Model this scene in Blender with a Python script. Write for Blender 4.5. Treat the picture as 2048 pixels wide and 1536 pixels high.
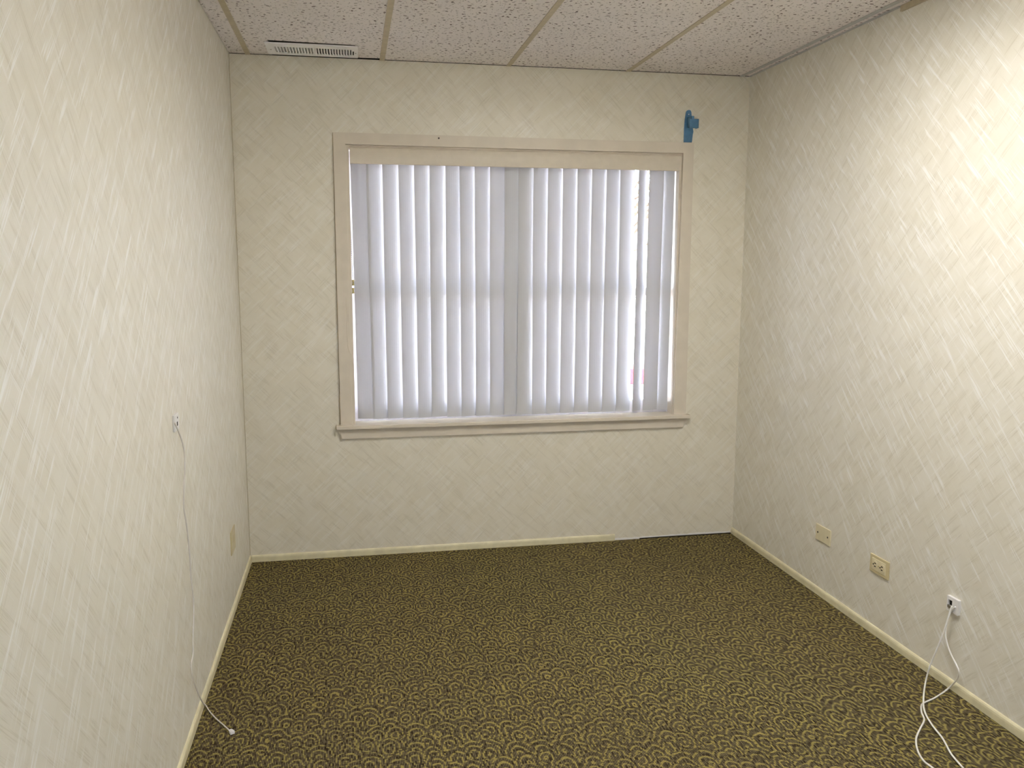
import bpy, bmesh, math, random
from mathutils import Vector, Matrix

for o in list(bpy.data.objects):
    bpy.data.objects.remove(o, do_unlink=True)
C = bpy.context.scene.collection
scn = bpy.context.scene
random.seed(7)

# ------------------------------------------------------------------ camera
YAW, PITCH, ROLL = 0.18536465, 0.14065980, 0.00180426
CAM = Vector((0.53083549, -4.27575456, 1.48452385))
F = 1704.38867
W, H = 2.5805, 2.44            # room width, ceiling height
YF = -4.85                     # wall behind the camera
cy, sy, cp, sp = math.cos(YAW), math.sin(YAW), math.cos(PITCH), math.sin(PITCH)
fw = Vector((sy * cp, cy * cp, -sp))
r0 = Vector((cy, -sy, 0))
u0 = r0.cross(fw)
rt = math.cos(ROLL) * r0 + math.sin(ROLL) * u0
up = -math.sin(ROLL) * r0 + math.cos(ROLL) * u0
cd = bpy.data.cameras.new('camera')
cam = bpy.data.objects.new('camera', cd)
C.objects.link(cam)
cd.sensor_width = 36
cd.lens = 36 * F / 2048
cd.clip_start = 0.02
bk = -fw
cam.matrix_world = Matrix(((rt.x, up.x, bk.x, CAM.x), (rt.y, up.y, bk.y, CAM.y),
                           (rt.z, up.z, bk.z, CAM.z), (0, 0, 0, 1)))
scn.camera = cam

# ------------------------------------------------------------------ world, exposure
SKY = 13.0
LAMP = 14.5
w = bpy.data.worlds.new('sky')
scn.world = w
w.use_nodes = True
bgn = w.node_tree.nodes['Background']
bgn.inputs[0].default_value = (0.72, 0.81, 1.0, 1)
bgn.inputs[1].default_value = SKY
sd = bpy.data.lights.new('sun', 'SUN')
sd.energy = 70.0
sd.color = (1.0, 0.95, 0.90)
sd.angle = 0.0093
sun = bpy.data.objects.new('sun', sd)
C.objects.link(sun)
sun.location = (30, 3, 40)
sun.rotation_euler = (0, math.radians(42), 0)         # from the right, along the window wall, so no beam enters the room
vs = scn.view_settings
vs.view_transform = 'Standard'
vs.look = 'None'
vs.gamma = 1
vs.use_curve_mapping = False
vs.exposure = 0.57


def hit(px, py, axis, val):
    """point where the ray through photo pixel (px, py) meets the plane axis = val"""
    d = rt * ((px - 1024) / F) - up * ((py - 768) / F) + fw
    t = (val - CAM[axis]) / d[axis]
    return CAM + d * t


# ------------------------------------------------------------------ mesh helpers
def obj(name, bm, mat=None, parent=None, smooth=False):
    me = bpy.data.meshes.new(name)
    bmesh.ops.recalc_face_normals(bm, faces=bm.faces[:])
    bm.to_mesh(me)
    bm.free()
    if smooth:
        for p in me.polygons:
            p.use_smooth = True
    if mat is not None:
        me.materials.append(mat)
    o = bpy.data.objects.new(name, me)
    C.objects.link(o)
    if parent is not None:
        o.parent = parent
        o.matrix_parent_inverse = Matrix.Translation(-parent.location) if parent.rotation_euler.z == 0 else parent.matrix_world.inverted()
    return o


def box(bm, x0, x1, y0, y1, z0, z1, bev=0.0):
    vsx = [bm.verts.new((x, y, z)) for x in (x0, x1) for y in (y0, y1) for z in (z0, z1)]
    q = [(0, 1, 3, 2), (4, 6, 7, 5), (0, 4, 5, 1), (2, 3, 7, 6), (0, 2, 6, 4), (1, 5, 7, 3)]
    fs = [bm.faces.new([vsx[i] for i in f]) for f in q]
    if bev > 0:
        es = {e for f in fs for e in f.edges}
        bmesh.ops.bevel(bm, geom=list(es), offset=bev, segments=2, affect='EDGES', profile=0.5)
    return bm


def B(*a, bev=0.0):
    bm = bmesh.new()
    return box(bm, *a, bev=bev)


def prism(bm, poly, vec):
    """poly: list of 3D points, extruded along vec"""
    a = [bm.verts.new(p) for p in poly]
    b = [bm.verts.new(Vector(p) + Vector(vec)) for p in poly]
    n = len(poly)
    bm.faces.new(a)
    bm.faces.new(b[::-1])
    for i in range(n):
        bm.faces.new((a[i], a[(i + 1) % n], b[(i + 1) % n], b[i]))
    return bm


def spline(pts, n=8):
    pts = [Vector(p) for p in pts]
    P = [pts[0] * 2 - pts[1]] + pts + [pts[-1] * 2 - pts[-2]]
    out = []
    for i in range(1, len(P) - 2):
        a, b, c, d = P[i - 1], P[i], P[i + 1], P[i + 2]
        for k in range(n):
            t = k / n
            out.append(0.5 * (2 * b + (c - a) * t + (2 * a - 5 * b + 4 * c - d) * t * t + (3 * b - a - 3 * c + d) * t ** 3))
    out.append(pts[-1])
    return out


def tube(bm, pts, r, seg=8):
    up_ = Vector((0.3, 0.2, 0.93)).normalized()
    rings = []
    nrm = None
    for i, p in enumerate(pts):
        t = (pts[min(i + 1, len(pts) - 1)] - pts[max(i - 1, 0)]).normalized()
        if nrm is None:
            nrm = t.cross(up_)
            if nrm.length < 1e-3:
                nrm = t.cross(Vector((1, 0, 0)))
        nrm = (nrm - t * nrm.dot(t)).normalized()
        bn = t.cross(nrm)
        rings.append([bm.verts.new(p + r * (math.cos(2 * math.pi * k / seg) * nrm + math.sin(2 * math.pi * k / seg) * bn)) for k in range(seg)])
    for a, b in zip(rings, rings[1:]):
        for k in range(seg):
            bm.faces.new((a[k], a[(k + 1) % seg], b[(k + 1) % seg], b[k]))
    bm.faces.new(rings[0][::-1])
    bm.faces.new(rings[-1])
    return bm


def cyl(bm, c, axis, r, h, seg=16, r2=None):
    ax = Vector(axis).normalized()
    a = ax.orthogonal().normalized()
    b = ax.cross(a)
    r2 = r if r2 is None else r2
    c = Vector(c)
    v0 = [bm.verts.new(c + r * (math.cos(2 * math.pi * k / seg) * a + math.sin(2 * math.pi * k / seg) * b)) for k in range(seg)]
    v1 = [bm.verts.new(c + ax * h + r2 * (math.cos(2 * math.pi * k / seg) * a + math.sin(2 * math.pi * k / seg) * b)) for k in range(seg)]
    bm.faces.new(v0[::-1])
    bm.faces.new(v1)
    for k in range(seg):
        bm.faces.new((v0[k], v0[(k + 1) % seg], v1[(k + 1) % seg], v1[k]))
    return bm


def thing(name, loc, label, cat, group=None):
    o = bpy.data.objects.new(name, None)
    C.objects.link(o)
    o.location = loc
    o.empty_display_size = 0.05
    tag(o, label, cat, group)
    return o


def tag(o, label, cat=None, group=None):
    o['label'] = label
    if cat:
        o['category'] = cat
    if group:
        o['group'] = group
    return o


def struct(o, label, cat=None):
    o['kind'] = 'structure'
    o['label'] = label
    if cat:
        o['category'] = cat
    return o


# ------------------------------------------------------------------ material helpers
class NT:
    def __init__(self, name):
        self.m = bpy.data.materials.new(name)
        self.m.use_nodes = True
        self.t = self.m.node_tree
        self.b = self.t.nodes['Principled BSDF']
        self.out = self.t.nodes['Material Output']

    def n(self, typ, **kw):
        nd = self.t.nodes.new(typ)
        for k, v in kw.items():
            setattr(nd, k, v)
        return nd

    def l(self, a, b):
        self.t.links.new(a, b)

    def sock(self, nd, i, v):
        if hasattr(v, 'is_linked') or isinstance(v, bpy.types.NodeSocket):
            self.l(v, nd.inputs[i])
        else:
            nd.inputs[i].default_value = v

    def math(self, op, a, b=0.0, c=0.0):
        nd = self.n('ShaderNodeMath', operation=op)
        self.sock(nd, 0, a)
        self.sock(nd, 1, b)
        self.sock(nd, 2, c)
        return nd.outputs[0]

    def comb(self, x, y, z):
        nd = self.n('ShaderNodeCombineXYZ')
        for i, v in enumerate((x, y, z)):
            self.sock(nd, i, v)
        return nd.outputs[0]

    def sep(self, v):
        nd = self.n('ShaderNodeSeparateXYZ')
        self.l(v, nd.inputs[0])
        return nd.outputs

    def pos(self):
        return self.n('ShaderNodeNewGeometry').outputs['Position']

    def noise(self, vec, scale=5.0, detail=2.0, rough=0.5, dims='3D'):
        nd = self.n('ShaderNodeTexNoise', noise_dimensions=dims)
        self.l(vec, nd.inputs['Vector'])
        nd.inputs['Scale'].default_value = scale
        nd.inputs['Detail'].default_value = detail
        nd.inputs['Roughness'].default_value = rough
        return nd.outputs['Fac']

    def ramp(self, v, a, b, lo=0.0, hi=1.0, smooth=True):
        nd = self.n('ShaderNodeMapRange', interpolation_type='SMOOTHSTEP' if smooth else 'LINEAR')
        self.sock(nd, 0, v)
        nd.inputs[1].default_value = a
        nd.inputs[2].default_value = b
        nd.inputs[3].default_value = lo
        nd.inputs[4].default_value = hi
        return nd.outputs[0]

    def mix(self, f, a, b):
        nd = self.n('ShaderNodeMix', data_type='RGBA')
        self.sock(nd, 0, f)
        for i, v in ((6, a), (7, b)):
            if isinstance(v, tuple):
                nd.inputs[i].default_value = (*v[:3], 1)
            else:
                self.l(v, nd.inputs[i])
        return nd.outputs[2]

    def bump(self, h, strength=0.3, dist=0.002):
        nd = self.n('ShaderNodeBump')
        nd.inputs['Strength'].default_value = strength
        nd.inputs['Distance'].default_value = dist
        self.l(h, nd.inputs['Height'])
        self.l(nd.outputs[0], self.b.inputs['Normal'])

    def set(self, col=None, rough=None, spec=None, metal=None):
        for k, v in (('Base Color', col), ('Roughness', rough), ('Specular IOR Level', spec), ('Metallic', metal)):
            if v is None:
                continue
            if isinstance(v, tuple):
                v = (*v[:3], 1)
            s = self.b.inputs[k]
            if isinstance(v, bpy.types.NodeSocket):
                self.l(v, s)
            else:
                s.default_value = v
        return self


def plain(name, col, rough=0.5, spec=0.4, metal=0.0, var=0.06, scale=30.0, bump=0.0):
    """a paint / plastic / metal with slight mottling"""
    t = NT(name)
    nz = t.noise(t.pos(), scale, 3)
    dark = tuple(c * (1 - var) for c in col)
    lite = tuple(min(1, c * (1 + var)) for c in col)
    t.set(t.mix(t.ramp(nz, 0.3, 0.7), dark, lite), rough, spec, metal)
    if bump:
        t.bump(nz, bump, 0.002)
    return t.m


def wallpaper(name, u_axis):
    t = NT(name)
    s = t.sep(t.pos())
    u, v = s[u_axis], s[2]
    a = t.math('MULTIPLY', t.math('ADD', u, v), 0.70711)
    b = t.math('MULTIPLY', t.math('SUBTRACT', u, v), 0.70711)

    def strokes(p, q, seed, wid, ln, lo, hi, det=1.0):
        vec = t.comb(t.math('MULTIPLY', p, 1.0 / wid), t.math('MULTIPLY', q, 1.0 / ln), seed)
        return t.ramp(t.noise(vec, 1.0, det, 0.5), lo, hi)
    # light strokes, with the silk sheen painted in, run along one diagonal, dark slub threads along the other
    LB = strokes(b, a, 5.3, 0.017, 0.15, 0.50, 0.62)
    LF = strokes(b, a, 1.9, 0.0034, 0.15, 0.50, 0.60)
    lite = t.math('MULTIPLY', LB, LF)
    LB2 = strokes(a, b, 3.1, 0.020, 0.15, 0.56, 0.68)
    LF2 = strokes(a, b, 9.7, 0.0034, 0.15, 0.50, 0.60)
    lite2 = t.math('MULTIPLY', LB2, LF2)
    DB = strokes(a, b, 21.0, 0.026, 0.15, 0.46, 0.60)
    DF = strokes(a, b, 27.0, 0.0030, 0.12, 0.50, 0.62)
    D1 = t.math('MULTIPLY', DB, DF)
    DB2 = strokes(b, a, 33.0, 0.026, 0.15, 0.52, 0.64)
    DF2 = strokes(b, a, 37.0, 0.0030, 0.12, 0.52, 0.64)
    D2 = t.math('MULTIPLY', DB2, DF2)
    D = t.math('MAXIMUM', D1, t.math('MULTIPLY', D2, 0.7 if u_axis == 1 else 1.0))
    L = t.math('MAXIMUM', lite, t.math('MULTIPLY', lite2, 0.45))
    wv = t.noise(t.comb(a, b, 0.0), 9.0, 2)
    base = t.mix(t.ramp(wv, 0.3, 0.7), *(((0.735, 0.675, 0.54), (0.765, 0.71, 0.585)) if u_axis == 0 else ((0.765, 0.72, 0.61), (0.795, 0.755, 0.655))))  # side walls get the same paper paler, their brighter light painted in
    c = t.mix(t.math('MULTIPLY', DB, 0.09), base, (0.62, 0.56, 0.43))
    c = t.mix(t.math('MULTIPLY', LB, 0.13), c, (0.83, 0.80, 0.72))
    c = t.mix(t.math('MULTIPLY', D, 0.28), c, (0.46, 0.40, 0.27))
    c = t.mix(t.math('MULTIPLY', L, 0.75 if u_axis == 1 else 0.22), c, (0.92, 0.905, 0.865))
    rough = t.ramp(L, 0.0, 1.0, 0.46, 0.32, smooth=False)
    t.set(c, rough, 0.95)
    hgt = t.math('SUBTRACT', L, t.math('MULTIPLY', D, 0.8))
    t.bump(hgt, 0.15, 0.001)
    return t.m


def carpet():
    t = NT('loop_carpet')
    p = t.pos()
    s = t.sep(p)
    RB, LP = 0.0050, 0.0034

    def snap(v, q):
        return t.math('MULTIPLY', t.math('ADD', t.math('FLOOR', t.math('DIVIDE', v, q)), 0.5), q)
    gx, gy = snap(s[0], RB), snap(s[1], LP)
    gp = t.comb(gx, gy, 0.0)
    # fan-shaped arcs, drawn loop by loop: rings round points that sit low in their cell
    wob = t.noise(gp, 24.0, 1)
    wob2 = t.noise(t.comb(gy, gx, 4.0), 28.0, 1)
    scale = 16.5
    x = t.math('ADD', gx, t.math('MULTIPLY', t.math('SUBTRACT', wob, 0.5), 0.020))
    y = t.math('ADD', gy, t.math('MULTIPLY', t.math('SUBTRACT', wob2, 0.5), 0.016))
    vec = t.comb(t.math('MULTIPLY', x, scale), t.math('MULTIPLY', y, scale * 0.80), 0.0)
    vn = t.n('ShaderNodeTexVoronoi', voronoi_dimensions='2D', feature='F1')
    t.l(vec, vn.inputs['Vector'])
    vn.inputs['Scale'].default_value = 1.0
    vn.inputs['Randomness'].default_value = 0.92
    q = t.sep(vn.outputs['Position'])
    v = t.sep(vec)
    dx = t.math('MULTIPLY', t.math('SUBTRACT', v[0], q[0]), 1.15)
    dy = t.math('MULTIPLY', t.math('ADD', t.math('SUBTRACT', v[1], q[1]), 0.30), 0.85)
    d = t.math('SQRT', t.math('ADD', t.math('MULTIPLY', dx, dx), t.math('MULTIPLY', dy, dy)))
    col = t.sep(vn.outputs['Color'])
    ph = t.math('MULTIPLY', col[0], 6.28)
    fr = t.math('ADD', 19.0, t.math('MULTIPLY', col[1], 6.0))
    ring = t.math('SINE', t.math('ADD', t.math('MULTIPLY', d, fr), ph))
    arc = t.ramp(ring, 0.30, 0.70)
    brk = t.ramp(t.noise(gp, 70.0, 2), 0.36, 0.50)
    arc = t.math('MULTIPLY', arc, brk)
    # loop ribs running along the room
    rib = t.math('COSINE', t.math('MULTIPLY', s[0], 2 * math.pi / RB))
    rib01 = t.ramp(rib, 0.6, -0.7)
    loop = t.math('SINE', t.math('ADD', t.math('MULTIPLY', s[1], 2 * math.pi / 0.0085),
                                 t.math('MULTIPLY', t.math('FLOOR', t.math('DIVIDE', s[0], RB)), 2.1)))
    fleck = t.noise(t.comb(t.math('MULTIPLY', s[0], 190.0), t.math('MULTIPLY', s[1], 45.0), 0.0), 1.0, 2)
    lowc = t.noise(p, 3.5, 2)
    dark = t.mix(t.math('MULTIPLY', rib01, t.ramp(fleck, 0.30, 0.62)), CARPET_D0, CARPET_D1)
    tan = t.mix(t.ramp(lowc, 0.35, 0.65), CARPET_T0, CARPET_T1)
    tan = t.mix(t.math('MULTIPLY', t.math('SUBTRACT', 1.0, rib01), 0.32), tan, CARPET_D0)
    t.set(t.mix(arc, dark, tan), 0.95, 0.05)
    h = t.math('ADD', t.math('MULTIPLY', rib, -0.5), t.math('MULTIPLY', loop, 0.25))
    h = t.math('ADD', h, t.math('MULTIPLY', arc, 0.5))
    t.bump(h, 0.5, 0.002)
    return t.m


CARPET_D0 = (0.030, 0.020, 0.012)
CARPET_D1 = (0.235, 0.190, 0.105)
CARPET_T0 = (0.335, 0.272, 0.090)
CARPET_T1 = (0.375, 0.30, 0.094)


def tile_mat():
    t = NT('fissured_mineral_tile')
    p = t.pos()
    s = t.sep(p)

    def flecks(scale, seed, elong, r0_, r1_):
        vec = t.comb(t.math('MULTIPLY', s[0], scale), t.math('MULTIPLY', s[1], scale), 0.0)
        off = t.n('ShaderNodeVectorMath', operation='ADD')
        t.l(vec, off.inputs[0])
        off.inputs[1].default_value = (seed, seed * 1.7, 0)
        vec = off.outputs[0]
        vn = t.n('ShaderNodeTexVoronoi', voronoi_dimensions='2D', feature='F1')
        t.l(vec, vn.inputs['Vector'])
        vn.inputs['Scale'].default_value = 1.0
        vn.inputs['Randomness'].default_value = 0.95
        q, v = t.sep(vn.outputs['Position']), t.sep(vec)
        dx = t.math('SUBTRACT', v[0], q[0])
        dy = t.math('SUBTRACT', v[1], q[1])
        col = t.sep(vn.outputs['Color'])
        an = t.math('MULTIPLY', col[0], 3.1416)
        ca, sa = t.math('COSINE', an), t.math('SINE', an)
        x2 = t.math('ADD', t.math('MULTIPLY', dx, ca), t.math('MULTIPLY', dy, sa))
        y2 = t.math('SUBTRACT', t.math('MULTIPLY', dy, ca), t.math('MULTIPLY', dx, sa))
        x2 = t.math('DIVIDE', x2, elong)
        d = t.math('SQRT', t.math('ADD', t.math('MULTIPLY', x2, x2), t.math('MULTIPLY', y2, y2)))
        rad = t.math('ADD', r0_, t.math('MULTIPLY', col[1], r1_))
        k = t.math('SUBTRACT', rad, d)
        return t.ramp(k, 0.0, 0.05), col[2]
    m1, c1 = flecks(33.0, 0.0, 1.8, 0.06, 0.13)
    m2, c2 = flecks(52.0, 13.0, 2.6, 0.03, 0.12)
    m = t.math('MAXIMUM', t.math('MULTIPLY', m1, t.ramp(c1, 0.0, 0.8, 0.35, 1.0)), t.math('MULTIPLY', m2, 0.65))
    nz = t.noise(p, 5.0, 2)
    base = t.mix(t.ramp(nz, 0.3, 0.7), (0.80, 0.745, 0.715), (0.83, 0.775, 0.745))
    t.set(t.mix(t.math('MULTIPLY', m, 0.85), base, (0.12, 0.085, 0.06)), 0.9, 0.1)
    fine = t.noise(p, 350.0, 2)
    t.bump(t.math('SUBTRACT', t.math('MULTIPLY', fine, 0.25), m), 0.5, 0.003)
    return t.m


def slat_mat():
    t = NT('translucent_vinyl')
    t.set((0.60, 0.595, 0.60), 0.45, 0.35)
    tr = t.n('ShaderNodeBsdfTranslucent')
    tr.inputs['Color'].default_value = (0.80, 0.79, 0.88, 1)
    mx = t.n('ShaderNodeMixShader')
    mx.inputs[0].default_value = SLAT_T
    t.l(t.b.outputs[0], mx.inputs[1])
    t.l(tr.outputs[0], mx.inputs[2])
    t.l(mx.outputs[0], t.out.inputs[0])
    nz = t.noise(t.pos(), 400.0, 2)
    t.bump(nz, 0.05, 0.001)
    return t.m


SLAT_T = 0.15


def glass_mat():
    t = NT('window_glass')
    tr = t.n('ShaderNodeBsdfTransparent')
    tr.inputs[0].default_value = (0.93, 0.95, 0.95, 1)
    gl = t.n('ShaderNodeBsdfGlossy')
    gl.inputs['Roughness'].default_value = 0.02
    fr = t.n('ShaderNodeFresnel')
    fr.inputs[0].default_value = 1.45
    mx = t.n('ShaderNodeMixShader')
    t.l(fr.outputs[0], mx.inputs[0])
    t.l(tr.outputs[0], mx.inputs[1])
    t.l(gl.outputs[0], mx.inputs[2])
    t.l(mx.outputs[0], t.out.inputs[0])
    return t.m


def lamp_mat():
    t = NT('added_lamp_glow')
    em = t.n('ShaderNodeEmission')
    em.inputs[0].default_value = (1.0, 0.98, 0.93, 1)
    em.inputs[1].default_value = LAMP
    t.l(em.outputs[0], t.out.inputs[0])
    return t.m


M = dict(
    paper_back=wallpaper('crosshatch_wallpaper_x', 0),
    paper_side_lit=wallpaper('crosshatch_wallpaper_y_lit', 1),
    carpet=carpet(),
    tile=tile_mat(),
    tee=plain('tan_painted_tee', (0.52, 0.44, 0.30), 0.5),
    tee_grey=plain('grey_angle_hazed_tee', (0.50, 0.49, 0.47), 0.5),
    trim=plain('beige_trim_paint', (0.68, 0.605, 0.495), 0.42, 0.4, var=0.03, scale=14),
    base=plain('cream_baseboard_paint', (0.72, 0.655, 0.44), 0.42, 0.4, var=0.06, scale=22),
    valance=plain('beige_vinyl_valance', (0.66, 0.585, 0.475), 0.4, 0.4, var=0.02),
    slat=slat_mat(),
    frame=plain('white_window_vinyl', (0.80, 0.76, 0.78), 0.4),
    glass=glass_mat(),
    dark=plain('dark_void', (0.02, 0.017, 0.014), 0.9, 0.1),
    deck=plain('grey_deck', (0.10, 0.09, 0.08), 0.9, 0.1),
    white=plain('white_enamel', (0.90, 0.885, 0.87), 0.35, 0.5, var=0.02),
    ivory=plain('ivory_plastic', (0.62, 0.53, 0.31), 0.35, 0.5, var=0.03),
    ivory2=plain('pale_ivory_plastic', (0.74, 0.66, 0.45), 0.35, 0.5, var=0.03),
    jack=plain('white_plastic', (0.82, 0.80, 0.78), 0.35, 0.5, var=0.02),
    cord=plain('white_cable_jacket', (0.84, 0.82, 0.77), 0.4, 0.5, var=0.03),
    cord2=plain('grey_white_cable_jacket', (0.70, 0.66, 0.61), 0.4, 0.5, var=0.04),
    blue=plain('black_steel_hazed', (0.085, 0.215, 0.37), 0.38, 0.5, var=0.08, scale=60),  # black metal, with the haze of the glare painted in as its colour
    steel=plain('worn_steel', (0.45, 0.42, 0.38), 0.35, 0.5, 0.8),
    seam=plain('olive_seam', (0.42, 0.34, 0.20), 0.7, 0.2),
    brown=plain('brown_screw', (0.06, 0.04, 0.025), 0.5),
    tassel=plain('yellowed_plastic', (0.50, 0.42, 0.17), 0.4, 0.5),
    bead=plain('grey_bead_chain', (0.20, 0.17, 0.20), 0.35, 0.5),
    lamp=lamp_mat(),
    concrete=plain('pale_concrete', (0.70, 0.68, 0.65), 0.9, 0.1, var=0.12, scale=2),
    asphalt=plain('grey_asphalt', (0.20, 0.20, 0.20), 0.9, 0.1, var=0.15, scale=4),
    red=plain('red_kerb_paint', (0.50, 0.012, 0.022), 0.6, 0.3),
    bark=plain('tree_bark', (0.09, 0.065, 0.045), 0.9, 0.1, var=0.3, bump=0.4),
    stucco=plain('pale_stucco', (0.72, 0.68, 0.62), 0.9, 0.1, bump=0.2),
    roof=plain('brown_shingle', (0.16, 0.12, 0.10), 0.9, 0.1),
)

# ================================================================== ROOM SHELL
OX0, OX1, OZ0, OZ1 = 0.520, 2.222, 0.684, 2.045       # window opening
WT = 0.16                                             # wall thickness

struct(obj('floor', B(-0.15, W + 0.15, YF - 0.15, WT, -0.12, 0.0), M['carpet']),
       'dark brown carpet with tan fan-shaped arcs covering the whole floor', 'floor')
bm = bmesh.new()
top = H + 0.35
box(bm, -0.12, OX0, 0, WT, 0.0, top)
box(bm, OX1, W + 0.12, 0, WT, 0.0, top)
box(bm, OX0, OX1, 0, WT, 0.0, OZ0 - 0.02)
box(bm, OX0, OX1, 0, WT, OZ1, top)
struct(obj('wall_back', bm, M['paper_back']), 'beige crosshatch wallpapered wall holding the window', 'wall')
struct(obj('wall_left', B(-0.12, 0, YF, 0, 0, top), M['paper_side_lit']),
       'crosshatch wallpapered wall, paler by painted-in light, left of the window with a hanging cord', 'wall')
struct(obj('wall_right', B(W, W + 0.12, YF, 0, 0, top), M['paper_side_lit']),
       'crosshatch wallpapered wall, paler by painted-in light, with outlets right of the window', 'wall')
FX0, FX1, FZ0, FZ1 = 0.90, 1.50, 0.60, 1.75            # added fill-light window, unseen behind the camera
bm = bmesh.new()
box(bm, -0.12, FX0, YF - 0.12, YF, 0, top)
box(bm, FX1, W + 0.12, YF - 0.12, YF, 0, top)
box(bm, FX0, FX1, YF - 0.12, YF, 0, FZ0)
box(bm, FX0, FX1, YF - 0.12, YF, FZ1, top)
struct(obj('wall_front', bm, M['paper_back']), 'crosshatch wallpapered wall facing the blind', 'wall')
wn2 = bpy.data.objects.new('fill_window', None)
C.objects.link(wn2)
wn2.location = ((FX0 + FX1) / 2, YF, FZ0)
struct(wn2, 'added unseen two-pane window letting fill daylight into the room', 'window')
bm = bmesh.new()
ft = 0.05
box(bm, FX0, FX0 + ft, YF - 0.11, YF - 0.01, FZ0, FZ1)
box(bm, FX1 - ft, FX1, YF - 0.11, YF - 0.01, FZ0, FZ1)
box(bm, FX0 + ft, FX1 - ft, YF - 0.11, YF - 0.01, FZ0, FZ0 + ft)
box(bm, FX0 + ft, FX1 - ft, YF - 0.11, YF - 0.01, FZ1 - ft, FZ1)
xc_ = (FX0 + FX1) / 2
box(bm, xc_ - 0.025, xc_ + 0.025, YF - 0.10, YF - 0.02, FZ0 + ft, FZ1 - ft)
obj('fill_window_frame', bm, M['frame'], wn2)
for xa_, xb_ in ((FX0 + ft, xc_ - 0.025), (xc_ + 0.025, FX1 - ft)):
    obj('pane', B(xa_, xb_, YF - 0.062, YF - 0.058, FZ0 + ft, FZ1 - ft), M['glass'], wn2)

# thin caulk line in the far left corner
struct(obj('trim_1', B(0.0, 0.0016, -0.0016, 0.0, 0.035, H), M['seam']),
       'thin dark seam in the corner left of the window', 'trim')

# ------------------------------------------------------------------ baseboards (rounded top profile)
HB, TB = 0.0347, 0.0085
prof = [(0, 0), (TB, 0), (TB, HB * 0.62), (TB * 0.86, HB * 0.82), (TB * 0.52, HB * 0.95), (0, HB)]


def baseboard(name, side, a0, a1, label):
    bm_ = bmesh.new()
    if side == 'left':
        prism(bm_, [(d, a0, z) for d, z in prof], (0, a1 - a0, 0))
    elif side == 'right':
        prism(bm_, [(W - d, a0, z) for d, z in prof], (0, a1 - a0, 0))
    else:
        prism(bm_, [(a0, -d, z) for d, z in prof], (a1 - a0, 0, 0))
    return struct(obj(name, bm_, M['base']), label, 'baseboard')


baseboard('baseboard_left', 'left', YF, -0.001, 'narrow cream baseboard along the wall with the single hanging cord')
baseboard('baseboard_back', 'back', TB + 0.001, 1.899, 'short cream baseboard under the window, ending before the far corner')
baseboard('baseboard_right', 'right', YF, -0.001, 'narrow cream baseboard under the three outlet plates')
# torn bare strip where the baseboard is missing
bm = bmesh.new()
rnd = random.Random(3)
xs = [1.901 + (W - TB - 0.006 - 1.901) * i / 40 for i in range(41)]
zt = [0.0085 + 0.004 * rnd.random() + (0.003 if i > 18 else 0.0) for i in range(41)]
zb = [0.0 if i < 14 else 0.0045 + 0.002 * rnd.random() for i in range(41)]
for i in range(40):
    prism(bm, [(xs[i], -0.0015, zb[i]), (xs[i + 1], -0.0015, zb[i + 1]), (xs[i + 1], -0.0015, zt[i + 1]), (xs[i], -0.0015, zt[i])], (0, 0.0015, 0))
struct(obj('trim_2', bm, M['jack']), 'ragged white plaster edge where the baseboard is missing', 'trim')
struct(obj('trim_3', B(2.04, W - TB - 0.001, -0.004, -0.0003, 0.0003, 0.0045), M['dark']),
       'dark gap between carpet and wall where the baseboard is missing', 'trim')

# ------------------------------------------------------------------ ceiling
ceil = obj('ceiling', B(-0.12, W + 0.12, YF, 0.0, H + 0.28, H + 0.36), M['deck'])
struct(ceil, 'suspended ceiling of speckled off-white tiles in a tan grid', 'ceiling')
BARS = [0.086, 0.700, 1.312, 1.922, 2.533]
CROSS = [-1.42, -2.64, -3.86]
TW = 0.012
colx = [(0.0015, BARS[0])] + list(zip(BARS, BARS[1:])) + [(BARS[-1], W - 0.002)]
rowy = [(-0.0045, CROSS[0])] + list(zip(CROSS, CROSS[1:])) + [(CROSS[-1], YF + 0.003)]
VX0, VX1, VY0, VY1 = 0.183, 0.586, -0.258, -0.050     # register plate
LC = (3, 1)                                           # grid bay of the added light fixture
for ci, (xa, xb) in enumerate(colx):
    for ri, (ya, yb) in enumerate(rowy):
        if (ci, ri) == LC:
            continue
        x0 = xa + (0.003 if ci > 0 else 0)
        x1 = xb - (0.003 if ci < 5 else 0)
        y1 = ya - (0.003 if ri > 0 else 0)
        y0 = yb + (0.003 if ri < 3 else 0)
        if ri == 0:
            y1 -= 0.008                               # the tiles stop short of the window wall
        z0 = H + 0.001
        bm = bmesh.new()
        if ci == 1 and ri == 0:
            # this tile sits askew: a wedge-shaped gap at the wall, and an oversize cut-out round the register
            hx0, hx1, hy1 = VX0 + 0.012, VX1 - 0.012, VY1 - 0.02
            box(bm, x0, hx0, y0, y1, z0, z0 + 0.016)
            prism(bm, [(hx1, y0, z0), (x1, y0, z0), (x1, y1 - 0.022, z0), (hx1, y1 - 0.016, z0)], (0, 0, 0.016))
            prism(bm, [(hx0, y0, z0), (hx1, y0, z0), (hx1, VY0 - 0.004, z0), (hx0, VY0 - 0.022, z0)], (0, 0, 0.016))
            prism(bm, [(hx0, hy1, z0), (hx1, hy1, z0), (hx1, y1 - 0.016, z0), (hx0, y1 - 0.004, z0)], (0, 0, 0.016))
        else:
            box(bm, x0, x1, y0, y1, z0, z0 + 0.016, bev=0.0012)
        obj('ceiling_tile', bm, M['tile'], ceil)
obj('plenum_shade_sheet', B(0.001, W - 0.001, -0.0016, -0.0004, H + 0.0012, H + 0.27), M['dark'], ceil)  # dark sheet added to paint the shade inside the ceiling gap
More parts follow.
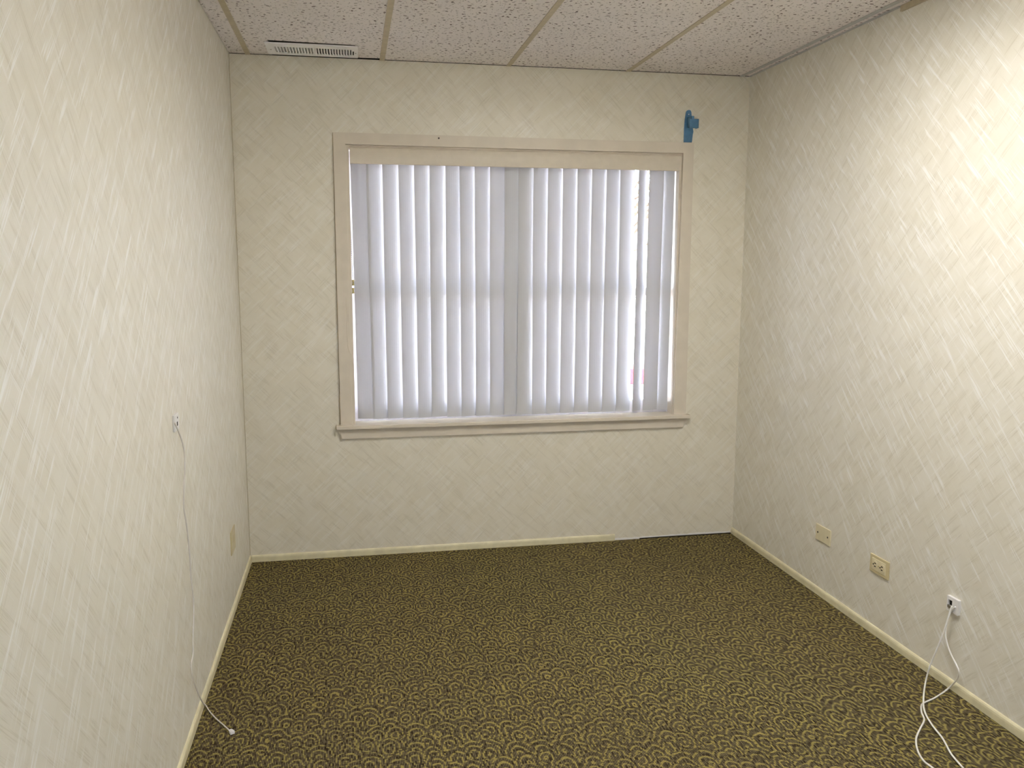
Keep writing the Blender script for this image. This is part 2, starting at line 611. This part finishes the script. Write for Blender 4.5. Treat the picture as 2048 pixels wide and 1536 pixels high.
for i, x in enumerate(BARS):
    bm = bmesh.new()
    box(bm, x - TW, x + TW, YF, -0.0008, H - 0.0012, H + 0.0008)
    box(bm, x - 0.001, x + 0.001, YF, -0.0008, H + 0.0008, H + 0.035)
    obj('ceiling_tee', bm, M['tee_grey'] if i == 4 else M['tee'], ceil)  # last tee coloured grey for the glare haze over it
for y in CROSS:
    for (xa, xb) in colx:
        x0 = xa + (TW if xa > 0.01 else 0)
        x1 = xb - (TW if xb < W - 0.01 else 0)
        if x1 - x0 < 0.01:
            continue
        obj('cross_tee', B(x0, x1, y - TW, y + TW, H - 0.0012, H + 0.0008), M['tee'], ceil)
# wall angle on the right wall: a grey length, then a tan length hanging slightly lower
obj('wall_angle', B(W - 0.012, W - 0.0005, -1.247, -0.012, H - 0.003, H + 0.0005), M['tee_grey'], ceil)
obj('wall_angle', B(W - 0.010, W - 0.0005, YF, -1.252, H - 0.022, H - 0.0005), M['tee'], ceil)

# ------------------------------------------------------------------ window
win = bpy.data.objects.new('window_1', None)
C.objects.link(win)
win.location = ((OX0 + OX1) / 2, 0, OZ0)
struct(win, 'wide beige-trimmed window with two double-hung units behind the vertical blind', 'window')
CF = -0.017                                           # casing front
CX0, CX1, CZ1 = 0.462, 2.279, 2.100


def P(name, bm_, m, par=win, smooth=False):
    return obj(name, bm_, M[m], par, smooth)


# mitred casing
bm = prism(bmesh.new(), [(CX0, CF, CZ1), (CX1, CF, CZ1), (OX1 + 0.001, CF, OZ1 + 0.001), (OX0 - 0.001, CF, OZ1 + 0.001)], (0, -CF, 0))
P('casing_head', bm, 'trim')
bm = prism(bmesh.new(), [(CX0, CF, CZ1), (CX0, CF, OZ0), (OX0 - 0.001, CF, OZ0), (OX0 - 0.001, CF, OZ1 + 0.001)], (0, -CF, 0))
P('casing_side', bm, 'trim')
bm = prism(bmesh.new(), [(CX1, CF, CZ1), (CX1, CF, OZ0), (OX1 + 0.001 - 0.012, CF, OZ0), (OX1 + 0.001, CF, OZ1 + 0.001)], (0, -CF, 0))
P('casing_side', bm, 'trim')
# dark shadow gap down the left of the casing where the paper pulled away
P('casing_gap', B(CX0 - 0.003, CX0 - 0.0003, -0.004, -0.0003, OZ0 + 0.003, CZ1), 'seam')
# stool and apron
P('stool', B(0.440, 2.298, -0.042, 0.090, OZ0 - 0.019, OZ0, bev=0.003), 'trim')
bm = prism(bmesh.new(), [(0.449, -0.016, OZ0 - 0.0195), (2.290, -0.016, OZ0 - 0.0195), (2.262, -0.016, 0.614), (0.467, -0.016, 0.614)], (0, 0.0158, 0))
P('apron', bm, 'trim')
# jamb liners
JT = 0.014
for nm, ja, jb, jm in (('jamb', 0.0, 0.074, 'trim'), ('window_liner', 0.0742, WT, 'frame')):
    bm = bmesh.new()
    box(bm, OX0, OX0 + JT, ja, jb, OZ0, OZ1)
    box(bm, OX1 - JT, OX1, ja, jb, OZ0, OZ1)
    box(bm, OX0 + JT, OX1 - JT, ja, jb, OZ1 - JT, OZ1)
    P(nm, bm, jm)
P('sill', B(OX0 + JT, OX1 - JT, 0.0905, WT + 0.05, OZ0 - 0.03, OZ0 + 0.004), 'frame')
XM = (OX0 + OX1) / 2
P('mullion', B(XM - 0.038, XM + 0.038, 0.092, WT, OZ0 + 0.004, OZ1 - JT), 'frame')
# four sashes with their panes
ZM = 1.335
for (xa, xb) in ((OX0 + JT, XM - 0.038), (XM + 0.038, OX1 - JT)):
    for (za, zb, y0, y1, lo, hi) in ((OZ0 + 0.004, ZM + 0.02, 0.092, 0.118, 0.062, 0.040), (ZM - 0.02, OZ1 - JT, 0.122, 0.148, 0.040, 0.045)):
        bm = bmesh.new()
        st = 0.022
        box(bm, xa, xa + st, y0, y1, za, zb)
        box(bm, xb - st, xb, y0, y1, za, zb)
        box(bm, xa + st, xb - st, y0, y1, za, za + lo)
        box(bm, xa + st, xb - st, y0, y1, zb - hi, zb)
        s_ = P('sash', bm, 'frame')
        ym = (y0 + y1) / 2
        g = obj('pane', B(xa + st, xb - st, ym - 0.0015, ym + 0.0015, za + lo, zb - hi), M['glass'])
        g.parent = s_
        g.matrix_parent_inverse = s_.matrix_world.inverted()

# ================================================================== THINGS
# ------------------------------------------------------------------ vertical blind
blind = thing('vertical_blind', (XM, 0.05, OZ1), 'closed off-white vertical blind with a beige valance in the window', 'blind')
# valance: bulging front profile with returns at the ends
VZ0, VZ1 = 1.957, 2.040
vprof = [(0.000, VZ1), (-0.006, VZ1), (-0.0075, VZ1 - 0.004), (-0.004, VZ1 - 0.006), (-0.0045, VZ1 - 0.009)]
for i in range(9):
    k = i / 8
    vprof.append((-0.006 - 0.007 * math.sin(math.pi * (0.08 + 0.84 * k)), VZ1 - 0.011 - (VZ1 - 0.013 - VZ0) * k))
vprof += [(-0.003, VZ0), (0.000, VZ0 + 0.002)]
bm = prism(bmesh.new(), [(OX0 + 0.018, y, z) for y, z in vprof], (OX1 - OX0 - 0.024, 0, 0))
obj('valance', bm, M['valance'], blind)
for xr in (OX0 + 0.0185, OX1 - 0.0175):
    obj('valance_return', B(xr, xr + 0.0025, 0.0, 0.075, VZ0 + 0.004, VZ1 - 0.004), M['valance'], blind)
obj('head_rail', B(OX0 + 0.024, OX1 - 0.018, 0.035, 0.068, 1.985, 2.028), M['valance'], blind)

# slats: pixel columns of each slat's near edge at top and bottom, and its turn in degrees
slat_px = [(700.8, 716, -10), (732, 746.7, 12), (764.6, 775.8, 12), (796.6, 806.5, 13), (827.9, 837, 12), (859.1, 863.7, 14),
           (890.9, 894.6, 11), (919, 923.4, 13), (949.5, 952, 11), (980.2, 980, 10), (1009.4, 1008, 9), (1037.5, 1033.7, 10),
           (1067.2, 1063.7, 12), (1096.4, 1092, 12), (1126.3, 1120, 12), (1155.5, 1148, 12), (1184.9, 1176, 12), (1214, 1203.8, 12),
           (1241.4, 1231.5, 16), (1278, 1264, 41), (1299.5, 1285, 13), (1331, 1315, -40)]
SW, YS = 0.089, 0.052
for i, (pt_, pb_, deg) in enumerate(slat_px):
    if 0 < i < 18:
        deg += 4 - 5 * i / 18                         # the left slats stand a little more open
    th = math.radians(deg)
    ycent = YS + (0.022 if i == 21 else 0.0)
    if deg < 0 and i == 21:
        # turned the other way and hung behind its neighbour: place it by its far right edge
        ye = ycent - 0.5 * SW * math.sin(-th)
        xt = hit(1350, 346, 1, ye).x - SW * math.cos(th)
        xb = hit(1334, 819, 1, ye).x - SW * math.cos(th)
    else:
        ye = ycent - 0.5 * SW * math.sin(th)
        xt = hit(pt_, 340, 1, ye).x
        xb = hit(pb_, 830, 1, ye).x
    zt_, zb_ = 1.978, 0.699 + (0.0025 if i % 5 == 0 else 0.0)
    x_top = xt + (xt - xb) * (zt_ - 1.94) / (1.94 - 0.70)
    bm = bmesh.new()
    NS = 8
    zs = [zb_ + (zt_ - zb_) * k / 6 for k in range(7)]
    grid = [[], []]
    for k, z in enumerate(zs):
        f_ = (z - zb_) / (zt_ - zb_)
        xl = xb + (x_top - xb) * f_ + 0.0012 * math.sin(3 * f_ + i * 1.7) * f_ * (1 - f_) * 4
        for side in (0, 1):
            row = []
            for j in range(NS + 1):
                q = j / NS
                bow = 0.0042 * (1 - (2 * q - 1) ** 2) + side * 0.0009
                lx = SW * q
                dx = lx * math.cos(th) + bow * math.sin(th)
                dy = lx * math.sin(th) - bow * math.cos(th)
                row.append(bm.verts.new((xl + dx, ycent - 0.5 * SW * math.sin(th) + dy + 0.002, z)))
            grid[side].append(row)
    for side in (0, 1):
        for a, b in zip(grid[side], grid[side][1:]):
            for j in range(NS):
                bm.faces.new((a[j], a[j + 1], b[j + 1], b[j]))
    g0, g1 = grid
    for a0, b0, a1, b1 in zip(g0, g0[1:], g1, g1[1:]):
        bm.faces.new((a0[0], b0[0], b1[0], a1[0]))
        bm.faces.new((a0[NS], a1[NS], b1[NS], b0[NS]))
    for j in range(NS):
        bm.faces.new((g0[0][j], g0[0][j + 1], g1[0][j + 1], g1[0][j]))
        bm.faces.new((g0[-1][j], g1[-1][j], g1[-1][j + 1], g0[-1][j + 1]))
    obj('slat', bm, M['slat'], blind, smooth=False)
    xm = x_top + 0.5 * SW * math.cos(th)
    obj('slat_carrier', B(xm - 0.006, xm + 0.006, ycent - 0.006, ycent + 0.006, 1.972, 1.986), M['frame'], blind)

# bead chain loop with two weights, and a loose cord
YC = 0.012
path = [hit(x, y, 1, YC) for x, y in ((697.2, 326), (697.8, 360), (699.6, 420), (702.2, 480), (704.4, 530), (706, 558))]
sp_ = spline(path, 24)
bm = bmesh.new()
acc, last = 0.0, sp_[0]
for p in sp_[1:]:
    acc += (p - last).length
    last = p
    if acc > 0.0058:
        acc = 0
        bmesh.ops.create_icosphere(bm, subdivisions=1, radius=0.0022, matrix=Matrix.Translation(p))
tube(bm, sp_, 0.0007, 5)
obj('bead_chain', bm, M['bead'], blind)
for (y0, y1) in ((559.5, 571), (576, 587)):
    a, b = hit(706.2, y0, 1, YC), hit(706.2, y1, 1, YC)
    bm = bmesh.new()
    h_ = a.z - b.z
    pr = [(0.0058, 0), (0.0060, 0.18), (0.0046, 0.45), (0.0050, 0.7), (0.0066, 0.9), (0.0060, 1.0)]
    for (r1, k1), (r2, k2) in zip(pr, pr[1:]):
        cyl(bm, (a.x, YC, a.z - h_ * k1), (0, 0, -1), r1, h_ * (k2 - k1), 12, r2)
    obj('cord_weight', bm, M['tassel'], blind)
path = [hit(x, y, 1, -0.019) for x, y in ((692.9, 594), (693.2, 615), (694, 644), (694.6, 672), (696, 694), (700, 705))]
path += [hit(706, 715, 1, -0.006), hit(713, 726, 1, 0.022), hit(719, 735, 1, 0.036)]
obj('loose_cord', tube(bmesh.new(), spline(path, 6), 0.0009, 6), M['valance'], blind)

# ------------------------------------------------------------------ nail in the head casing
nz_ = hit(877.5, 276.5, 1, CF)
tag(obj('nail', cyl(bmesh.new(), (nz_.x, CF + 0.001, nz_.z), (0, -1, 0), 0.0042, 0.004, 12), M['brown']),
    'small dark nail head in the top window casing', 'nail')

# ------------------------------------------------------------------ curtain rod bracket
bo = hit(1371, 284, 1, 0)
br = thing('curtain_rod_bracket', (bo.x, 0, bo.z), 'black metal curtain rod bracket, glare haze painted over it, screwed above the right corner of the window casing', 'bracket')


def bp(cx_, cy_, y=0.0):
    return hit(1340 + cx_ * 0.078125, 190 + cy_ * 0.078125, 1, y)


outl = [(357, 1208), (368, 850), (385, 640), (405, 500), (418, 430), (440, 395), (490, 380), (530, 395), (548, 440), (556, 545),
        (585, 850), (600, 940), (585, 1010), (560, 1212)]
pts2 = [bp(*q, y=-0.006) for q in outl]
bm = prism(bmesh.new(), [Vector((p.x, -0.006, p.z)) for p in pts2], (0, 0.0058, 0))
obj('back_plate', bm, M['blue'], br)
a, b = bp(520, 620, -0.03), bp(690, 845, -0.03)
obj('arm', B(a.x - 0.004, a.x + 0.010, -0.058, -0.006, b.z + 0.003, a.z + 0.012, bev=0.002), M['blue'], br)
a, b = bp(560, 610, -0.062), bp(728, 848, -0.062)
bm = bmesh.new()
box(bm, a.x - 0.012, b.x, -0.066, -0.052, b.z, a.z, bev=0.0015)
box(bm, b.x - 0.004, b.x, -0.066, -0.030, b.z, a.z - 0.0, bev=0.001)
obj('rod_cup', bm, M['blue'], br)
a = bp(480, 497, -0.006)
obj('screw', cyl(bmesh.new(), (a.x, -0.006, a.z), (0, -1, 0), 0.0030, 0.0015, 10), M['jack'], br)

# ------------------------------------------------------------------ ceiling register
vt = thing('air_vent', ((VX0 + VX1) / 2, (VY0 + VY1) / 2, H), 'white slotted air register in the ceiling above the window', 'vent')
hx0, hx1, hy0, hy1 = VX0 + 0.030, VX1 - 0.026, VY0 + 0.058, VY1 - 0.036
zp0, zp1 = H - 0.006, H - 0.001
bm = bmesh.new()
xm0, xm1 = VX0 + 0.50 * (VX1 - VX0), VX0 + 0.527 * (VX1 - VX0)
xe = VX0 + 0.925 * (VX1 - VX0)
for (x0, x1, y0, y1) in ((VX0, hx0, VY0, VY1), (xe, VX1, VY0, VY1), (hx0, xe, VY0, hy0), (hx0, xe, hy1, VY1), (xm0, xm1, hy0, hy1)):
    box(bm, x0, x1, y0, y1, zp0, zp1)
obj('face_plate', bm, M['white'], vt)
bm = bmesh.new()
box(bm, VX0 + 0.004, VX1 - 0.004, VY0 - 0.027, VY0 - 0.025, H + 0.018, H + 0.06)
box(bm, hx0 - 0.004, xe + 0.004, hy1 + 0.002, hy1 + 0.004, zp1, H + 0.06)
box(bm, hx0 - 0.004, hx0 - 0.002, hy0, hy1, zp1, H + 0.06)
box(bm, xe + 0.002, xe + 0.004, hy0, hy1, zp1, H + 0.06)
box(bm, VX0 + 0.004, hx0 - 0.004, VY0 - 0.027, hy1, H + 0.018, H + 0.02)
box(bm, xe + 0.004, VX1 - 0.004, VY0 - 0.027, hy1, H + 0.018, H + 0.02)
box(bm, VX0 + 0.004, VX1 - 0.004, VY0 - 0.027, hy1, H + 0.06, H + 0.062)
obj('duct_boot', bm, M['deck'], vt)
for (x0, x1, sgn) in ((hx0, xm0, 1), (xm1, xe, -1)):
    n = 13
    for k in range(n):
        xc = x0 + (x1 - x0) * (k + 0.5) / n
        bm = bmesh.new()
        wd = 0.0048
        prism(bm, [(xc - wd - sgn * 0.001, hy0, zp0), (xc - wd + 0.005 - sgn * 0.001, hy0, zp0),
                   (xc - wd + 0.005 + sgn * 0.004, hy0, zp0 + 0.010), (xc - wd + sgn * 0.004, hy0, zp0 + 0.010)], (0, hy1 - hy0, 0))
        obj('louver', bm, M['white'], vt)
xl_ = VX0 + 0.948 * (VX1 - VX0)
obj('lever', B(xl_ - 0.0025, xl_ + 0.0025, VY0 + 0.085, VY0 + 0.135, zp0 - 0.004, zp0), M['dark'], vt)
for xs_ in (VX0 + 0.018, VX1 - 0.010):
    obj('screw', cyl(bmesh.new(), (xs_, (VY0 + VY1) / 2 + 0.01, zp0), (0, 0, -1), 0.0035, 0.0015, 10), M['steel'], vt)

# ------------------------------------------------------------------ plates on the right wall
def wall_plate(y0, y1, z0, z1, m, par, name='plate', th=0.006, tilt=0.0):
    bm_ = B(W - th, W - 0.0002, y0, y1, z0, z1, bev=0.002)
    return obj(name, bm_, m, par)


# blank plate
bpz = thing('blank_wall_plate', (W, -0.918, 0.286), 'blank ivory wall plate with two screws, nearest the window corner', 'wall plate')
wall_plate(-0.9785, -0.8575, 0.250, 0.3225, M['ivory2'], bpz)
for y_ in (-0.958, -0.877):
    obj('screw', cyl(bmesh.new(), (W - 0.006, y_, 0.286), (-1, 0, 0), 0.0042, 0.0012, 10), M['brown'], bpz)
# duplex outlet mounted sideways
du = thing('wall_outlet', (W, -1.335, 0.289), 'ivory duplex outlet mounted sideways between the blank plate and the phone jack', 'outlet')
wall_plate(-1.3955, -1.2745, 0.2525, 0.3255, M['ivory'], du, th=0.007)
wall_plate(-1.3800, -1.2900, 0.2640, 0.3140, M['ivory2'], du, name='inner_plate', th=0.0085)
for yc in (-1.3575, -1.3125):
    bm = bmesh.new()
    # receptacle face: circle flattened at both ends
    pr = []
    for k in range(28):
        an = 2 * math.pi * k / 28
        pr.append((W - 0.0085, yc + max(-0.0135, min(0.0135, 0.017 * math.cos(an))), 0.289 + 0.017 * math.sin(an)))
    prism(bm, pr, (-0.0022, 0, 0))
    rc = obj('receptacle', bm, M['ivory2'], du)
    for dz in (-0.0065, 0.0065):
        s_ = obj('slot', B(W - 0.0112, W - 0.0106, yc - 0.008, yc + 0.003, 0.289 + dz - 0.002, 0.289 + dz + 0.002), M['dark'])
        s_.parent = rc
    s_ = obj('slot', cyl(bmesh.new(), (W - 0.0106, yc + 0.0085, 0.289), (-1, 0, 0), 0.0034, 0.0006, 10), M['dark'])
    s_.parent = rc
obj('screw', cyl(bmesh.new(), (W - 0.0085, -1.335, 0.289), (-1, 0, 0), 0.003, 0.001, 10), M['tassel'], du)

# phone jack box on the right wall
jk = thing('phone_jack', (W, -1.766, 0.303), 'small white surface-mounted phone jack with two cords plugged in', 'jack')
jy0, jy1, jz0, jz1, jt = -1.7945, -1.7375, 0.2765, 0.330, 0.011
bm = bmesh.new()
# body with a square port recess
py0, py1, pz0, pz1 = -1.7640, -1.7440, 0.2960, 0.3180
box(bm, W - jt, W - 0.0002, jy0, py0, jz0, jz1)
box(bm, W - jt, W - 0.0002, py1, jy1, jz0, jz1)
box(bm, W - jt, W - 0.0002, py0, py1, jz0, pz0)
box(bm, W - jt, W - 0.0002, py0, py1, pz1, jz1)
obj('body', bm, M['jack'], jk)
obj('port', B(W - 0.004, W - 0.0004, py0, py1, pz0, pz1), M['dark'], jk)
obj('screw', cyl(bmesh.new(), (W - jt, -1.777, 0.2985), (-1, 0, 0), 0.0028, 0.0012, 10), M['brown'], jk)
obj('port_clip', B(W - jt - 0.004, W - jt + 0.003, py0 + 0.001, py1 - 0.001, pz0 - 0.006, pz0 + 0.004, bev=0.001), M['steel'], jk)


def cord(name, pix, nland, dend, label, side, mat, rad, floor_z, tip=None, d0=0.014, pw=1.6, first=None):
    """pix: photo pixels along the cord; up to index nland it hangs off the side wall at a growing distance, then lies on the floor"""
    pts = []
    for i, (x, y) in enumerate(pix):
        if i < nland:
            d = d0 + (dend - d0) * (i / nland) ** pw
            q = hit(x, y, 0, W - d if side > 0 else d)
            if q.z < floor_z:
                q = hit(x, y, 2, floor_z)
        else:
            q = hit(x, y, 2, floor_z)
            if side > 0 and q.x > W - 0.02:
                q = hit(x, y, 0, W - 0.02)
        pts.append(q)
    if first is not None:
        pts.insert(0, first)
    bm_ = tube(bmesh.new(), spline(pts, 7), rad, 10)
    o = obj(name, bm_, mat, None, smooth=True)
    tag(o, label, 'cord')
    return o, pts


def cr(p):
    return 1600 + p[0] * 0.33583, 1020 + p[1] * 0.33583


ca = [cr(p) for p in ((905, 572), (893, 605), (880, 650), (850, 740), (810, 840), (770, 940), (745, 1040), (735, 1140), (746, 1210), (790, 1285),
                      (850, 1362), (900, 1452), (970, 1536), (1040, 1620))]
cb = [cr(p) for p in ((925, 577), (902, 600), (883, 640), (869, 700), (870, 770), (895, 850), (930, 920), (946, 965), (932, 1012), (880, 1065), (810, 1115),
                      (750, 1143), (724, 1162), (724, 1205), (740, 1250), (717, 1300), (692, 1360), (700, 1430), (735, 1492), (790, 1536), (860, 1600))]
R_ = 0.0029
cord('telephone_cable', ca, 7, 0.105, 'white phone cord from the jack box running straight down to the carpet', 1, M['cord'], R_, R_ + 0.0072, d0=0.024)
cord('telephone_cable', cb, 8, 0.030, 'white phone cord from the jack box bulging in a loop beside the baseboard', 1, M['cord'], R_, R_ + 0.0005, d0=0.013)

# ------------------------------------------------------------------ left wall: jack, cord, outlet
jl = thing('phone_jack', (0, -1.622, 1.010), 'small flat white phone jack high on the wall with one thin cord', 'jack')
obj('body', B(0.0002, 0.007, -1.652, -1.590, 0.986, 1.036, bev=0.0015), M['jack'], jl)
obj('port', B(0.0068, 0.0074, -1.622, -1.610, 1.000, 1.012), M['dark'], jl)
obj('screw', cyl(bmesh.new(), (0.007, -1.612, 1.024), (1, 0, 0), 0.003, 0.001, 10), M['brown'], jl)


def cl(p):
    return 300 + p[0] * 0.44266, 820 + p[1] * 0.44266


pl = [cl(p) for p in ((112, 60), (130, 100), (152, 170), (158, 260), (153, 350), (153, 440), (165, 520), (178, 640), (186, 760), (196, 850), (197, 950),
                      (194, 1050), (195, 1100), (186, 1150), (190, 1200), (215, 1275), (240, 1325))]
pl += [(340 + a_ * 0.08854, 1400 + b_ * 0.08854) for a_, b_ in ((800, 110), (900, 265), (1030, 410), (1190, 550), (1355, 700))]
co, pts = cord('telephone_cable', pl, 17, 0.020, 'thin grey-white phone cord dangling down the wall onto the carpet edge', -1, M['cord2'], 0.0022, 0.003, d0=0.009, pw=3.0)
e0, e1 = pts[-2], pts[-1]
dv = (e1 - e0)
dv.z = 0
dv.normalize()
nv = Vector((-dv.y, dv.x, 0))
bm = bmesh.new()
c0 = Vector((e1.x, e1.y, 0))
poly = [(0.0, 0.0035), (0.006, 0.0065), (0.020, 0.0068), (0.020, -0.0068), (0.006, -0.0065), (0.0, -0.0035)]
prism(bm, [c0 + dv * a_ + nv * b_ + Vector((0, 0, 0.0006)) for a_, b_ in poly], (0, 0, 0.0085))
pg = obj('plug', bm, M['jack'], co)
pg['label'] = 'clear white modular plug'
bm = prism(bmesh.new(), [c0 + dv * a_ + nv * b_ + Vector((0, 0, 0.0091)) for a_, b_ in ((0.003, 0.002), (0.017, 0.0025), (0.017, -0.0025), (0.003, -0.002))], (0, 0, 0.0015))
s_ = obj('clip', bm, M['jack'])
s_.parent = pg

lo = thing('wall_outlet', (0, -0.573, 0.300), 'tan outlet plate low on the wall left of the window, seen edge on', 'outlet')
obj('plate', B(0.0002, 0.0045, -0.630, -0.510, 0.250, 0.352, bev=0.001), M['ivory'], lo)
for yc in (-0.596, -0.550):
    pr = []
    for k in range(20):
        an = 2 * math.pi * k / 20
        pr.append((0.0045, yc + max(-0.0135, min(0.0135, 0.017 * math.cos(an))), 0.301 + 0.017 * math.sin(an)))
    obj('receptacle', prism(bmesh.new(), pr, (0.0010, 0, 0)), M['ivory'], lo)

# ------------------------------------------------------------------ added unseen light fixture in the ceiling grid
xa, xb = colx[LC[0]]
ya, yb = rowy[LC[1]]
lt = thing('added_ceiling_light', ((xa + xb) / 2, (ya + yb) / 2, H), 'added unseen ceiling fixture with a glowing lens, lighting the room from above', 'light')
x0, x1, y0, y1 = xa + 0.004, xb - 0.004, yb + 0.004, ya - 0.004
bm = bmesh.new()
fr_ = 0.028
for q in ((x0, x0 + fr_, y0, y1), (x1 - fr_, x1, y0, y1), (x0 + fr_, x1 - fr_, y0, y0 + fr_), (x0 + fr_, x1 - fr_, y1 - fr_, y1)):
    box(bm, *q, H + 0.001, H + 0.010)
obj('door_frame', bm, M['white'], lt)
obj('lens', B(x0 + 0.004, x1 - 0.004, y0 + 0.004, y1 - 0.004, H + 0.100, H + 0.103), M['lamp'], lt)  # added emitter, set deep so the wall tops stay darker
bm = bmesh.new()
HT = H + 0.15
box(bm, x0, x0 + 0.002, y0, y1, H + 0.0102, HT)
box(bm, x1 - 0.002, x1, y0, y1, H + 0.0102, HT)
box(bm, x0 + 0.002, x1 - 0.002, y0, y0 + 0.002, H + 0.0102, HT)
box(bm, x0 + 0.002, x1 - 0.002, y1 - 0.002, y1, H + 0.0102, HT)
box(bm, x0, x1, y0, y1, HT, HT + 0.002)
obj('housing', bm, M['white'], lt)

# ================================================================== OUTSIDE
GZ = -0.25
struct(obj('ground', B(-40, 60, -60, 70, GZ - 0.3, GZ), M['concrete']), 'pale concrete paving outside the window', 'paving')
kb = obj('kerb', B(-12, 30, 7.4, 7.66, GZ, GZ + 0.24, bev=0.02), M['red'])
tag(kb, 'low red painted kerb outside the window', 'kerb')
struct(obj('road', B(-40, 60, 9.0, 15.0, GZ, GZ + 0.01), M['asphalt']), 'grey asphalt road outside the window', 'road')


def tree(x, y, h, seed, label):
    t = thing('bare_tree', (x, y, GZ), label, 'tree')
    rn = random.Random(seed)
    bmt = tube(bmesh.new(), spline([Vector((x, y, GZ)), Vector((x + 0.1, y, GZ + h * 0.25)), Vector((x - 0.05, y + 0.1, GZ + h * 0.5))], 4), 0.14, 8)
    obj('trunk', bmt, M['bark'], t)
    bmb = bmesh.new()
    for k in range(16):
        an = rn.uniform(0, 6.28)
        z0_ = GZ + h * rn.uniform(0.28, 0.5)
        L = h * rn.uniform(0.3, 0.5)
        s0 = Vector((x, y + 0.05, z0_))
        e = s0 + Vector((math.cos(an) * L * 0.7, math.sin(an) * L * 0.7, L * rn.uniform(0.5, 1.0)))
        mid = (s0 + e) / 2 + Vector((0, 0, -0.08 * L))
        sp2 = spline([s0, mid, e], 4)
        tube(bmb, sp2, 0.035, 5)
        for m_ in range(4):
            b0 = sp2[rn.randrange(3, len(sp2))]
            an2 = an + rn.uniform(-1.2, 1.2)
            l2 = L * rn.uniform(0.3, 0.6)
            tube(bmb, [b0, b0 + Vector((math.cos(an2) * l2 * 0.7, math.sin(an2) * l2 * 0.7, l2 * 0.6))], 0.014, 4)
    obj('branches', bmb, M['bark'], t)


tree(7.4, 17.5, 6.5, 2, 'bare tree beyond the road, seen through the slit at the right of the blind')
hs = thing('building', (14, 40, GZ), 'pale stucco building with a brown roof far beyond the road', 'building')
obj('wall', B(-2, 30, 38, 46, GZ, GZ + 3.2), M['stucco'], hs)
bm = prism(bmesh.new(), [(-2.6, 37.5, GZ + 3.2), (-2.6, 46.5, GZ + 3.2), (-2.6, 42, GZ + 5.2)], (33.2, 0, 0))
obj('roof', bm, M['roof'], hs)
for k in range(6):
    xw = 1 + k * 5.0
    f_ = obj('window', B(xw, xw + 1.6, 37.93, 38.0, GZ + 1.0, GZ + 2.3), M['frame'], hs)
    p_ = obj('pane', B(xw + 0.1, xw + 1.5, 37.91, 37.93, GZ + 1.1, GZ + 2.2), M['deck'])
    p_.parent = f_
